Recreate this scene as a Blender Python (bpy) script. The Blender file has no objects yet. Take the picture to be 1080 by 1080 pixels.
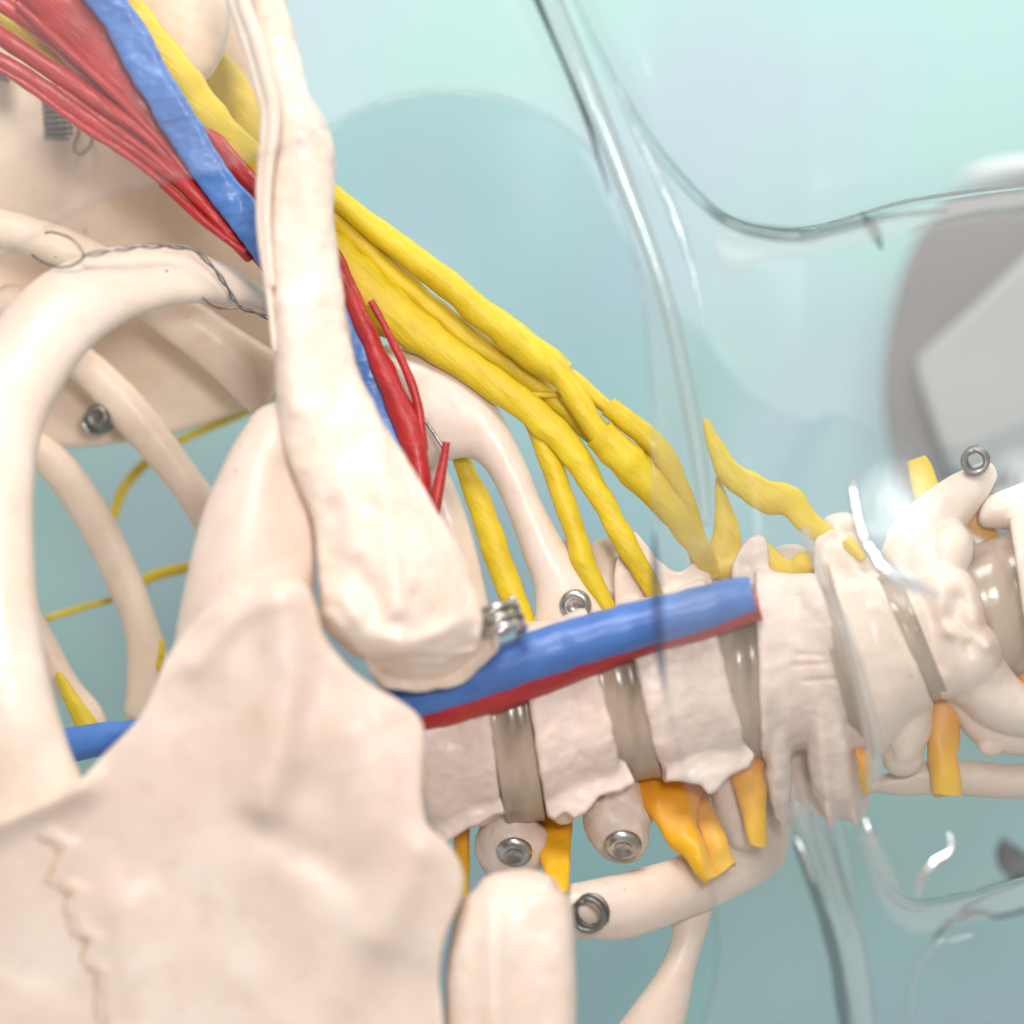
import bpy, bmesh, math, random
import numpy as np
from mathutils import Vector, noise as mnoise

random.seed(7)
scene = bpy.context.scene
COL = scene.collection
S = 0.00025          # metres per model unit
D = 3000.0           # camera stands this many units in front of the spine
PI = math.pi

def W(p):
    """plan coordinate (x right, y down, d towards the viewer) -> metres"""
    x, y, d = p
    k = (D - d) / D
    return Vector(((x - 540) * k * S, -d * S, (540 - y) * k * S))

# ------------------------------------------------------------------ shape helpers
def crom(pts, n):
    pts = np.array(pts, float)
    m = len(pts)
    if m == 2:
        t = np.linspace(0, 1, n)[:, None]
        return pts[0] * (1 - t) + pts[1] * t
    P = np.vstack([2 * pts[0] - pts[1], pts, 2 * pts[-1] - pts[-2]])
    out = []
    for u in np.linspace(0, m - 1, n):
        i = min(int(u), m - 2)
        t = u - i
        a, b, c, d = P[i], P[i + 1], P[i + 2], P[i + 3]
        out.append(0.5 * (2 * b + (c - a) * t + (2 * a - 5 * b + 4 * c - d) * t * t + (3 * b - a - 3 * c + d) * t ** 3))
    return np.array(out)

class MB:
    """collects closed shapes (in plan coordinates) into one mesh"""
    def __init__(s):
        s.v = []; s.f = []; s.uv = []
    def rings(s, rings, cap=True, closed=False):
        b = len(s.v); n = len(rings[0]); m = len(rings)
        for r in rings:
            s.v += [tuple(p) for p in r]
        for i in range(m if closed else m - 1):
            j = (i + 1) % m
            for k in range(n):
                l = (k + 1) % n
                s.f.append((b + i * n + k, b + i * n + l, b + j * n + l, b + j * n + k))
        if cap and not closed:
            s.f.append(tuple(b + k for k in reversed(range(n))))
            s.f.append(tuple(b + (m - 1) * n + k for k in range(n)))
        return s
    def tube(s, pts, n=None, seg=18, flat=1.0, round_ends=True, wob=0.0, wfreq=0.03, seed=0, closed=False):
        """pts: (x, y, d, r). flat: depth radius relative to in-plane radius"""
        pts = [tuple(p) for p in pts]
        if n is None:
            L = sum(math.dist(pts[i][:3], pts[i + 1][:3]) for i in range(len(pts) - 1))
            n = max(6, int(L / 5))
        C = crom(pts, n)
        P, R = C[:, :3], np.maximum(C[:, 3], 0.3)
        T = np.gradient(P, axis=0)
        T /= np.linalg.norm(T, axis=1)[:, None] + 1e-9
        Z = np.array([0, 0, 1.0])
        U = np.cross(Z, T)
        # parallel transport
        u = U[0] if np.linalg.norm(U[0]) > .05 else np.cross(np.array([1.0, 0, 0]), T[0])
        u = u / np.linalg.norm(u)
        rings = []
        for i in range(n):
            u = u - T[i] * np.dot(u, T[i]); u /= np.linalg.norm(u) + 1e-9
            w = np.cross(T[i], u)
            ring = []
            for k in range(seg):
                a = 2 * PI * k / seg
                r = R[i]
                dr = u * math.cos(a) + w * math.sin(a) * flat
                if wob:
                    q = P[i] + dr * r
                    r *= 1 + wob * mnoise.noise(Vector((q[0] * wfreq + seed * 7.3, q[1] * wfreq, q[2] * wfreq)))
                ring.append(P[i] + dr * r)
            rings.append(ring)
        if round_ends:
            def capr(i, sgn):
                base = np.array(rings[i]); c = P[i]
                out = []
                for q in (0.5, 0.8, 0.97):
                    out.append([c + (b - c) * math.sqrt(max(0, 1 - q * q)) + sgn * T[i] * R[i] * q * .8 for b in base])
                return out
            rings = list(reversed(capr(0, -1))) + rings + capr(n - 1, 1)
        return s.rings(rings)
    def loft(s, st, n=None, seg=28, ex=2.0, round_ends=True):
        """st: (xL, yL, xR, yR, d, half_depth): traced pairs of edges -> elliptical sections"""
        if n is None:
            L = sum(math.hypot((st[i][0] + st[i][2] - st[i + 1][0] - st[i + 1][2]) / 2, (st[i][1] + st[i][3] - st[i + 1][1] - st[i + 1][3]) / 2) for i in range(len(st) - 1))
            n = max(8, int(L / 6))
        C = crom(st, n)
        rings = []
        for c in C:
            a = np.array([(c[2] - c[0]) / 2, (c[3] - c[1]) / 2, 0]); m = np.array([(c[2] + c[0]) / 2, (c[3] + c[1]) / 2, c[4]])
            ring = []
            for k in range(seg):
                t = 2 * PI * k / seg
                cs, sn = math.cos(t), math.sin(t)
                cs = math.copysign(abs(cs) ** (2 / ex), cs); sn = math.copysign(abs(sn) ** (2 / ex), sn)
                ring.append(m + a * cs + np.array([0, 0, c[5] * sn]))
            rings.append(ring)
        if round_ends:
            def capr(i, j):
                base = np.array(rings[i]); c = base.mean(axis=0); t = c - np.array(rings[j]).mean(axis=0)
                t /= np.linalg.norm(t) + 1e-9
                w = min(np.linalg.norm(base[0] - base[seg // 2]) / 2, C[i][5]) * .7
                return [[c + (b - c) * math.sqrt(max(0, 1 - q * q)) + t * w * q for b in base] for q in (.5, .8, .97)]
            rings = list(reversed(capr(0, 1))) + rings + capr(n - 1, n - 2)
        return s.rings(rings)
    def blob(s, x, y, d, rx, ry, rd, rot=0, ex=2.0, n=14, seg=24):
        ca, sa = math.cos(rot), math.sin(rot)
        rings = []
        for i in range(1, n):
            ph = PI * i / n
            sp, cp = math.sin(ph), math.cos(ph)
            ring = []
            for k in range(seg):
                t = 2 * PI * k / seg
                X, Y = rx * sp * math.cos(t), ry * sp * math.sin(t)
                ring.append((x + X * ca - Y * sa, y + X * sa + Y * ca, d + rd * cp))
            rings.append(ring)
        return s.rings(rings)
    def prism(s, poly, d, h, n=None, dslope=None):
        """outline (smoothed) with thickness 2h about depth d; dslope(x,y) adds to the depth"""
        P = [tuple(p) for p in poly]
        if n:
            Q = crom(P + [P[0]], n + 1)[:-1]
            P = [tuple(q) for q in Q]
        f = dslope or (lambda x, y: 0)
        area = sum(P[i][0] * P[(i + 1) % len(P)][1] - P[(i + 1) % len(P)][0] * P[i][1] for i in range(len(P)))
        if area < 0: P.reverse()
        return s.rings([[(x, y, d - h + f(x, y)) for x, y in P], [(x, y, d + f(x, y)) for x, y in P], [(x, y, d + h + f(x, y)) for x, y in P]])
    def disc(s, c, nrm, r, h, seg=24):
        nrm = Vector(nrm).normalized(); u = nrm.orthogonal().normalized(); w = nrm.cross(u); c = Vector(c)
        rr = [(r, 0), (r, h * .4), (r * .93, h * .75), (r * .72, h), (r * .52, h * .95), (r * .42, h * .55), (r * .15, h * .5)]
        return s.rings([[tuple(c + (u * math.cos(2 * PI * k / seg) + w * math.sin(2 * PI * k / seg)) * q + nrm * z) for k in range(seg)] for q, z in rr])
    def coil(s, a, b, r, turns, wr, ph=0, seg=10, rx=None):
        a, b = Vector(a), Vector(b); t = (b - a).normalized(); u = t.orthogonal().normalized(); w = t.cross(u)
        n = int(turns * 22)
        pts = []
        for i in range(n + 1):
            q = i / n; an = ph + 2 * PI * turns * q
            p = a.lerp(b, q) + (u * math.cos(an) + w * math.sin(an)) * r
            pts.append((p.x, p.y, p.z, wr))
        return s.tube(pts, n=n + 1, seg=seg)

def raw_mesh(mb, name):
    me = bpy.data.meshes.new(name)
    me.from_pydata([W(p) for p in mb.v], [], mb.f)
    bm = bmesh.new(); bm.from_mesh(me)
    bmesh.ops.recalc_face_normals(bm, faces=bm.faces)
    bm.to_mesh(me); bm.free()
    return me

def link(name, me, mat, parent=None):
    o = bpy.data.objects.new(name, me)
    COL.objects.link(o)
    if me is not None:
        if mat: me.materials.append(mat)
        n = len(me.vertices)
        co = np.empty(n * 3, np.float32); me.vertices.foreach_get('co', co)
        co = co.reshape(-1, 3)
        c = (co.min(0) + co.max(0)) / 2
        co -= c
        me.vertices.foreach_set('co', co.ravel())
        me.polygons.foreach_set('use_smooth', np.ones(len(me.polygons), bool))
        me.update()
        o.location = Vector(c.tolist())
    if parent is not None:
        o.parent = parent
        o.location = Vector(o.location) - world_loc(parent)
    return o

def world_loc(o):
    v = Vector(o.location)
    while o.parent is not None:
        o = o.parent; v += Vector(o.location)
    return v

def plain(name, mb, mat, parent=None, sharp=None):
    o = link(name, raw_mesh(mb, name), mat, parent)
    if sharp:
        me = o.data
        bm = bmesh.new(); bm.from_mesh(me)
        for e in bm.edges:
            if len(e.link_faces) == 2 and e.calc_face_angle(0) > sharp: e.smooth = False
        bm.to_mesh(me); bm.free()
    return o

def organic(name, mb, mat, parent=None, vox=2.6, smooth=8, warp=None, grain=0.0, gfreq=0.05, seed=0):
    """fuse the shapes of one bone into one continuous surface"""
    me = raw_mesh(mb, name + '_raw')
    t = bpy.data.objects.new('tmp', me); COL.objects.link(t)
    m = t.modifiers.new('r', 'REMESH'); m.mode = 'VOXEL'; m.voxel_size = vox * S; m.adaptivity = 0
    m = t.modifiers.new('s', 'SMOOTH'); m.iterations = smooth; m.factor = .5
    dg = bpy.context.evaluated_depsgraph_get(); dg.update()
    out = bpy.data.meshes.new_from_object(t.evaluated_get(dg))
    bpy.data.objects.remove(t); bpy.data.meshes.remove(me)
    out.name = name
    n = len(out.vertices)
    if n and (warp or grain):
        co = np.empty(n * 3, np.float32); out.vertices.foreach_get('co', co); co = co.reshape(-1, 3)
        no = np.empty(n * 3, np.float32); out.vertices.foreach_get('normal', no); no = no.reshape(-1, 3)
        if grain:
            g = np.empty(n); fine = .45 if gfreq > .03 or grain < 4 else .7
            for i in range(n):
                x, y, z = co[i] / S * gfreq
                q = Vector((x + seed * 3.1, y, z))
                g[i] = mnoise.noise(q) + fine * mnoise.noise(q * 2.7) + (fine - .45) * mnoise.noise(q * 6.5)
            co += no * (g * grain * .5 * S)[:, None]
        if warp:
            d = -co[:, 1] / S; k = (D - d) / D
            x = co[:, 0] / S / k + 540; y = 540 - co[:, 2] / S / k
            front = np.clip(-no[:, 1] * 1.5, 0, 1)
            co[:, 1] -= warp(x, y) * front * S
        out.vertices.foreach_set('co', co.ravel())
    return link(name, out, mat, parent)

def tag(o, label=None, cat=None, group=None, kind=None):
    if label: o['label'] = label
    if cat: o['category'] = cat
    if group: o['group'] = group
    if kind: o['kind'] = kind
    return o

def thing(name, at, label, cat, group=None):
    o = bpy.data.objects.new(name, None); COL.objects.link(o)
    o.location = W(at); o.empty_display_size = .01
    return tag(o, label, cat, group)

# ------------------------------------------------------------------ materials
class NT:
    def __init__(s, name):
        s.m = bpy.data.materials.new(name); s.m.use_nodes = True
        s.t = s.m.node_tree; s.t.nodes.clear()
        s.out = s.n('ShaderNodeOutputMaterial')
    def n(s, typ, **kw):
        x = s.t.nodes.new(typ)
        for k, v in kw.items():
            if k in x.inputs: x.inputs[k].default_value = v
            else: setattr(x, k, v)
        return x
    def l(s, a, b): s.t.links.new(a, b)
    def noise(s, scale, detail=3, rough=.5, vec=None):
        x = s.n('ShaderNodeTexNoise', Scale=scale, Detail=detail, Roughness=rough)
        s.l(vec or s.coord(), x.inputs['Vector']); return x.outputs['Fac']
    def coord(s):
        if not hasattr(s, 'tc'): s.tc = s.n('ShaderNodeTexCoord')
        return s.tc.outputs['Object']
    def ramp(s, fac, stops):
        r = s.n('ShaderNodeValToRGB'); e = r.color_ramp.elements
        while len(e) < len(stops): e.new(.5)
        for q, (p, c) in zip(e, stops):
            q.position = p; q.color = (*c, 1) if len(c) == 3 else c
        s.l(fac, r.inputs['Fac']); return r.outputs['Color']
    def mix(s, fac, a, b, mode='MIX'):
        x = s.n('ShaderNodeMix', data_type='RGBA', blend_type=mode)
        for v, i in ((fac, 0), (a, 6), (b, 7)):
            if isinstance(v, (int, float)): x.inputs[i].default_value = v
            elif isinstance(v, tuple): x.inputs[i].default_value = (*v, 1)
            else: s.l(v, x.inputs[i])
        return x.outputs[2]
    def bump(s, h, strength, dist, prev=None):
        b = s.n('ShaderNodeBump', Strength=strength, Distance=dist); s.l(h, b.inputs['Height'])
        if prev: s.l(prev, b.inputs['Normal'])
        return b.outputs['Normal']

def bone_mat(name, light, dark, speck=(.30, .15, .07), rough=.42, sss=.35, bump=1.0, coat=.12):
    t = NT(name)
    big = t.noise(45, 3, .55); mid = t.noise(170, 4, .6); fine = t.noise(1500, 3, .6)
    c = t.mix(t.ramp(big, [(.32, (0, 0, 0)), (.68, (1, 1, 1))]), light, dark)
    hue = t.noise(22, 2, .5)
    c = t.mix(t.ramp(hue, [(.38, (0, 0, 0)), (.62, (.55, .55, .55))]), c, tuple(x * y for x, y in zip(light, (.93, .84, .80))))
    c = t.mix(t.ramp(mid, [(.52, (0, 0, 0)), (.8, (.45, .45, .45))]), c, tuple(x * y for x, y in zip(dark, (.86, .78, .70))))
    sp = t.noise(330, 2, .4)
    c = t.mix(t.ramp(sp, [(.775, (0, 0, 0)), (.82, (.7, .7, .7))]), c, speck)
    p = t.n('ShaderNodeBsdfPrincipled', Roughness=rough, IOR=1.46)
    t.l(c, p.inputs['Base Color'])
    p.inputs['Subsurface Weight'].default_value = sss
    p.inputs['Coat Weight'].default_value = coat; p.inputs['Coat Roughness'].default_value = .22
    p.inputs['Subsurface Radius'].default_value = (1.0, .55, .35)
    p.inputs['Subsurface Scale'].default_value = .0022
    rr = t.ramp(mid, [(.3, (rough - .1,) * 3), (.7, (rough + .14,) * 3)]); t.l(rr, p.inputs['Roughness'])
    n = t.bump(mid, .13 * bump, .0007); n = t.bump(fine, .12 * bump, .00015, n)
    t.l(n, p.inputs['Normal']); t.l(p.outputs[0], t.out.inputs[0])
    return t.m

def tube_mat(name, base, dark, rough=.4, wr=1.0, coat=0.0, scale=120, sss=.05, ang=-.75):
    """painted flexible cord: creases running along its length, faint dirt and scuffs"""
    t = NT(name)
    mp = t.n('ShaderNodeMapping'); t.l(t.coord(), mp.inputs[0]); mp.inputs['Rotation'].default_value = (0, ang, 0)
    m2 = t.n('ShaderNodeMapping'); t.l(mp.outputs[0], m2.inputs[0]); m2.inputs['Scale'].default_value = (.22, 1, 1.5)
    big = t.noise(60, 3); w = t.noise(scale * 1.5, 4, .62, m2.outputs[0]); w2 = t.noise(scale, 4, .6); f = t.noise(900, 3)
    c = t.mix(t.ramp(big, [(.3, (0, 0, 0)), (.7, (1, 1, 1))]), base, dark)
    c = t.mix(t.ramp(w, [(.52, (0, 0, 0)), (.72, (.55, .55, .55))]), c, tuple(x * .72 for x in dark))
    c = t.mix(t.ramp(f, [(.62, (0, 0, 0)), (.8, (.35, .35, .35))]), c, tuple(min(1, x * 1.25 + .03) for x in base))
    p = t.n('ShaderNodeBsdfPrincipled', Roughness=rough); t.l(c, p.inputs['Base Color'])
    p.inputs['Coat Weight'].default_value = coat; p.inputs['Coat Roughness'].default_value = .22
    p.inputs['Subsurface Weight'].default_value = sss; p.inputs['Subsurface Scale'].default_value = .001
    n = t.bump(w, .45 * wr, .0012); n = t.bump(w2, .25 * wr, .0009, n); n = t.bump(f, .25, .00015, n)
    t.l(n, p.inputs['Normal']); t.l(p.outputs[0], t.out.inputs[0])
    return t.m

def tape_mat(name, base, dark):
    """shiny wrapped plastic tape with creases"""
    t = NT(name)
    mp = t.n('ShaderNodeMapping'); t.l(t.coord(), mp.inputs[0]); mp.inputs['Rotation'].default_value = (0, -1.0, 0); mp.inputs['Scale'].default_value = (1, 1, 1.8)
    wp = t.n('ShaderNodeVectorMath', operation='ADD'); wn = t.n('ShaderNodeTexNoise', Scale=60); t.l(mp.outputs[0], wn.inputs['Vector'])
    ws = t.n('ShaderNodeVectorMath', operation='SCALE'); ws.inputs['Scale'].default_value = .012; t.l(wn.outputs['Color'], ws.inputs[0])
    t.l(mp.outputs[0], wp.inputs[0]); t.l(ws.outputs[0], wp.inputs[1])
    v = t.n('ShaderNodeTexVoronoi', Scale=75, feature='F1'); t.l(wp.outputs[0], v.inputs['Vector'])
    v2 = t.n('ShaderNodeTexVoronoi', Scale=210, feature='F1'); t.l(wp.outputs[0], v2.inputs['Vector'])
    big = t.noise(50, 3)
    c = t.mix(t.ramp(big, [(.3, (0, 0, 0)), (.7, (1, 1, 1))]), base, dark)
    p = t.n('ShaderNodeBsdfPrincipled', Roughness=.42); t.l(c, p.inputs['Base Color'])
    p.inputs['Coat Weight'].default_value = .2; p.inputs['Coat Roughness'].default_value = .2
    n = t.bump(v.outputs['Distance'], .35, .003); n = t.bump(v2.outputs['Distance'], .2, .001, n)
    t.l(n, p.inputs['Normal']); t.l(p.outputs[0], t.out.inputs[0])
    return t.m

def metal_mat(name, c=.55, rough=.22):
    t = NT(name)
    p = t.n('ShaderNodeBsdfPrincipled', Metallic=1.0, Roughness=rough)
    t.l(t.mix(t.ramp(t.noise(260, 3), [(.42, (0, 0, 0)), (.68, (1, 1, 1))]), (c, c * .98, c * .95), (c * .55, c * .5, c * .44)), p.inputs['Base Color'])
    t.l(t.ramp(t.noise(400, 3), [(.3, (rough,) * 3), (.7, (rough + .2,) * 3)]), p.inputs['Roughness'])
    t.l(t.bump(t.noise(900, 3), .15, .0002), p.inputs['Normal'])
    t.l(p.outputs[0], t.out.inputs[0]); return t.m

def matte_mat(name, base, var=.06, rough=.6, scale=20):
    t = NT(name)
    c = t.mix(t.noise(scale, 3), tuple(x * (1 - var) for x in base), tuple(x * (1 + var) for x in base))
    p = t.n('ShaderNodeBsdfPrincipled', Roughness=rough); t.l(c, p.inputs['Base Color'])
    t.l(p.outputs[0], t.out.inputs[0]); return t.m

def clear_mat(name, veil=.10, edge=.55, gloss=.16, rough=.05, tint=(.97, .985, .98), haze=(.86, .84, .84), bump=.0, g0=.02):
    """thin clear plastic: see-through, milky where it turns edge-on, glossy"""
    t = NT(name)
    tr = t.n('ShaderNodeBsdfTransparent', Color=(*tint, 1))
    df = t.n('ShaderNodeBsdfDiffuse', Color=(*haze, 1)); tl = t.n('ShaderNodeBsdfTranslucent', Color=(*haze, 1))
    hz = t.n('ShaderNodeMixShader', Fac=.5); t.l(df.outputs[0], hz.inputs[1]); t.l(tl.outputs[0], hz.inputs[2])
    lw = t.n('ShaderNodeLayerWeight', Blend=.5)
    fac = t.ramp(lw.outputs['Facing'], [(.0, (veil,) * 3), (.45, (veil * 1.5,) * 3), (1.0, (edge,) * 3)])
    m1 = t.n('ShaderNodeMixShader'); t.l(fac, m1.inputs[0]); t.l(tr.outputs[0], m1.inputs[1]); t.l(hz.outputs[0], m1.inputs[2])
    gl = t.n('ShaderNodeBsdfGlossy', Roughness=rough)
    fr = t.n('ShaderNodeLayerWeight', Blend=.22)
    gf = t.ramp(fr.outputs['Fresnel'], [(0, (g0,) * 3), (1, (gloss * 4,) * 3)])
    if bump:
        b = t.bump(t.noise(40, 3), bump, .002); t.l(b, gl.inputs['Normal'])
    m2 = t.n('ShaderNodeMixShader'); t.l(gf, m2.inputs[0]); t.l(m1.outputs[0], m2.inputs[1]); t.l(gl.outputs[0], m2.inputs[2])
    t.l(m2.outputs[0], t.out.inputs[0]); return t.m

def glass_mat(name, ior=1.3, col=(.95, .97, .97), clear=.35, rough=.02):
    t = NT(name)
    g = t.n('ShaderNodeBsdfGlass', IOR=ior, Roughness=rough, Color=(*col, 1))
    tr = t.n('ShaderNodeBsdfTransparent', Color=(.95, .96, .96, 1))
    m = t.n('ShaderNodeMixShader', Fac=1 - clear); t.l(tr.outputs[0], m.inputs[1]); t.l(g.outputs[0], m.inputs[2])
    t.l(m.outputs[0], t.out.inputs[0]); return t.m

def disc_mat(name):
    t = NT(name)
    mp = t.n('ShaderNodeMapping'); t.l(t.coord(), mp.inputs[0]); mp.inputs['Scale'].default_value = (1, 1, .35)
    c = t.mix(t.ramp(t.noise(85, 3, .5, mp.outputs[0]), [(.4, (0, 0, 0)), (.65, (1, 1, 1))]), (.50, .385, .295), (.22, .15, .095))
    p = t.n('ShaderNodeBsdfPrincipled', Roughness=.2); t.l(c, p.inputs['Base Color'])
    p.inputs['Subsurface Weight'].default_value = .15; p.inputs['Subsurface Scale'].default_value = .002
    t.l(t.bump(t.noise(130, 3), .2, .001), p.inputs['Normal'])
    tr = t.n('ShaderNodeBsdfTransparent', Color=(.75, .62, .5, 1))
    m = t.n('ShaderNodeMixShader', Fac=.88); t.l(tr.outputs[0], m.inputs[1]); t.l(p.outputs[0], m.inputs[2])
    t.l(m.outputs[0], t.out.inputs[0]); return t.m

def ribbon_mat(name):
    """soft orange nerve stub fading to yellow at the free end (image-down)"""
    t = NT(name)
    sx = t.n('ShaderNodeSeparateXYZ'); t.l(t.n('ShaderNodeTexCoord').outputs['Generated'], sx.inputs[0])
    c = t.ramp(sx.outputs['Z'], [(.0, (.86, .53, .015)), (.45, (.84, .42, .012)), (.85, (.78, .28, .008))])
    c = t.mix(t.ramp(t.noise(90, 3), [(.4, (0, 0, 0)), (.75, (.5, .5, .5))]), c, (.66, .33, .02))
    p = t.n('ShaderNodeBsdfPrincipled', Roughness=.45); t.l(c, p.inputs['Base Color'])
    p.inputs['Subsurface Weight'].default_value = .3; p.inputs['Subsurface Scale'].default_value = .002
    t.l(t.bump(t.noise(300, 3), .25, .0005), p.inputs['Normal'])
    t.l(p.outputs[0], t.out.inputs[0]); return t.m

BONE = bone_mat('bone_cream', (.82, .71, .615), (.76, .62, .505), rough=.35)
BONE_DIM = bone_mat('bone_dim', (.74, .625, .535), (.64, .515, .43), rough=.44, bump=.35, coat=.06)  # darker bone copy: weaker light on the breastbone put into its colour
BONE_TAN = bone_mat('bone_tan', (.83, .69, .56), (.77, .61, .475), rough=.5)
BONE_SPINE = bone_mat('bone_spine', (.79, .67, .595), (.71, .575, .50), rough=.5, bump=1.5)
YEL = tube_mat('nerve_yellow', (.74, .54, .018), (.64, .44, .012), rough=.48, wr=.75, scale=190)
ORG = ribbon_mat('nerve_orange')
BLUE = tape_mat('vein_blue', (.075, .20, .53), (.055, .15, .42))
BLUE2 = tube_mat('vein_blue_smooth', (.075, .20, .55), (.05, .135, .40), rough=.42, wr=.7, coat=.08, scale=170, ang=.25)
RED = tube_mat('artery_red', (.50, .024, .022), (.34, .014, .014), rough=.38, wr=1.0, coat=.15, scale=240)
STEEL = metal_mat('steel', .58, .2); DARKSTEEL = metal_mat('dull_steel', .30, .35)
DISC = disc_mat('disc_clear')
# SCENE_BODY

# ------------------------------------------------------------------ small metal fittings
def screw_head(parent, c, nrm, r, mat=None):
    mb = MB().disc(c, nrm, r, r * .45)
    o = plain('screw', mb, mat or STEEL, parent)
    return o

# ------------------------------------------------------------------ background
WALL = NT('wall_teal')
_c = WALL.mix(WALL.ramp(WALL.noise(9, 2, .4), [(.4, (0, 0, 0)), (.6, (1, 1, 1))]), (.44, .67, .65), (.475, .61, .675))
_p = WALL.n('ShaderNodeBsdfPrincipled', Roughness=.75); WALL.l(_c, _p.inputs['Base Color']); WALL.l(_p.outputs[0], WALL.out.inputs[0])
mb = MB(); q = [(-2200, -1900), (3300, -1900), (3300, 2900), (-2200, 2900)]
mb.rings([[(x, y, -1120) for x, y in q], [(x, y, -1080) for x, y in q]])
tag(plain('background_wall', mb, WALL.m, sharp=.5), 'smooth pale teal wall behind the anatomical model', 'wall', kind='structure')

# ------------------------------------------------------------------ breastbone
bb = thing('breastbone', (250, 900, 150), 'large smooth cream breastbone with a wavy seam filling the lower left corner', 'bone')
outl = [(-90, 900), (-30, 872), (20, 856), (75, 830), (110, 796), (150, 752), (178, 690), (220, 640), (270, 612), (318, 612), (334, 640), (345, 675), (378, 712),
        (420, 738), (443, 757), (449, 782), (446, 826), (451, 868), (474, 892), (489, 920), (486, 950), (471, 985), (463, 1030), (468, 1110), (440, 1180), (200, 1190), (-90, 1190)]
mb = MB().prism(outl, 165, 34, n=220, dslope=lambda x, y: -.00022 * ((x - 230) ** 2) * (.6) - .10 * abs(y - 900) * (y < 900) * .6)
mb.loft([(262, 444, 318, 440, 76, 28), (244, 472, 322, 470, 84, 34), (217, 530, 330, 522, 100, 40), (199, 595, 333, 585, 120, 44), (188, 650, 332, 635, 124, 42), (178, 712, 335, 700, 118, 36), (165, 760, 330, 760, 116, 26)])
def gauss_line(x, y, pts, w):
    d = np.full(x.shape, 1e9)
    for (ax, ay), (bx, by) in zip(pts[:-1], pts[1:]):
        vx, vy = bx - ax, by - ay
        t = np.clip(((x - ax) * vx + (y - ay) * vy) / (vx * vx + vy * vy), 0, 1)
        d = np.minimum(d, np.hypot(x - ax - t * vx, y - ay - t * vy))
    return np.exp(-(d / w) ** 2)
SEAM = [(40, 880), (62, 893), (58, 915), (52, 928), (72, 940), (68, 962), (78, 985), (92, 990), (88, 1015), (100, 1025), (102, 1050), (106, 1090), (112, 1140)]
def bb_warp(x, y):
    h = 17 * gauss_line(x, y, [(300, 640), (304, 720), (290, 800), (275, 850)], 24)
    h += 16 * gauss_line(x, y, [(-20, 868), (85, 828)], 20)
    h += 7 * gauss_line(x, y, [(205, 700), (250, 650), (300, 622)], 15)
    h += 6 * gauss_line(x, y, [(225, 640), (262, 540), (285, 470)], 24) - 9 * gauss_line(x, y, [(302, 500), (312, 580)], 24)
    h -= 6 * gauss_line(x, y, [(268, 862), (310, 895), (360, 925)], 22)
    h -= 9 * gauss_line(x, y, [(200, 940), (330, 1010)], 85)
    h -= 8 * gauss_line(x, y, [(215, 760), (235, 860)], 42)
    h += 9 * gauss_line(x, y, [(365, 780), (400, 860)], 42)
    h -= 5 * gauss_line(x, y, [(330, 840), (345, 890)], 28)
    h += 11 * gauss_line(x, y, [(440, 900), (400, 985)], 26)
    h -= 9 * gauss_line(x, y, [(430, 1040), (380, 1090)], 40)
    h += 10 * gauss_line(x, y, [(130, 960), (150, 1080)], 34)
    h += 3.2 * gauss_line(x, y, [(a + 13, b) for a, b in SEAM], 8)
    return h
man = organic('manubrium', mb, BONE_DIM, bb, vox=2.8, smooth=18, warp=bb_warp, grain=1.2, gfreq=.02, seed=2)
SEAMM = matte_mat('seam_brown', (.58, .40, .26), .2, .6, 300)
from mathutils.bvhtree import BVHTree
def on_surface(o):
    t = BVHTree.FromPolygons([v.co for v in o.data.vertices], [p.vertices for p in o.data.polygons]); L = world_loc(o); eye = Vector((0, -D * S, 0)) - L
    def f(x, y, lift=0):
        tgt = W((x, y, 0)) - L
        hit = t.ray_cast(eye, (tgt - eye).normalized())[0]
        return (x, y, -(hit + L).y / S + lift) if hit else (x, y, 0)
    return f
on = on_surface(man)
plain('seam', MB().tube([(*on(x + random.uniform(-3, 3), y, -.4), 2.6 + 1.3 * math.sin(i * 2.1)) for i, (x, y) in enumerate(crom(SEAM, 40))], n=160, seg=10, flat=.45), SEAMM, bb)
# ------------------------------------------------------------------ ribs
def rib(label, st, mat, vox=2.6, seed=0, smooth=8, grain=1.2, ex=2.0, extra=None):
    c = st[len(st) // 2]
    t = thing('rib', ((c[0] + c[2]) / 2, (c[1] + c[3]) / 2, c[4]), label, 'rib', 'ribs of the model')
    mb = MB().loft(st, ex=ex)
    if extra: extra(mb)
    organic('rib_shaft', mb, mat, t, vox=vox, smooth=smooth, grain=grain, gfreq=.03, seed=seed)
    return t
rib('thick pale rib arching up the left edge with a wire hooked over its end',
    [(-70, 930, 112, 905, 120, 40), (-68, 860, 98, 850, 130, 44), (-78, 760, 62, 752, 140, 46), (-84, 650, 42, 650, 135, 44), (-82, 560, 36, 560, 125, 42), (-70, 470, 39, 486, 112, 40),
     (-38, 392, 54, 432, 96, 38), (0, 332, 88, 376, 76, 36), (46, 288, 130, 341, 52, 33), (102, 264, 172, 325, 26, 30), (160, 257, 212, 320, 0, 28), (215, 268, 250, 322, -30, 26), (262, 292, 280, 336, -62, 22), (310, 330, 300, 380, -90, 18)],
    BONE, seed=11)
rib('slim tan rib end running behind the wire at the left edge',
    [(-40, 212, -44, 258, -95, 18), (20, 224, 14, 266, -100, 18), (70, 240, 60, 284, -106, 18), (130, 268, 105, 306, -118, 18), (200, 312, 165, 350, -130, 18), (250, 345, 222, 396, -140, 18), (292, 372, 268, 440, -150, 18)], BONE_TAN, seed=12)
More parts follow.
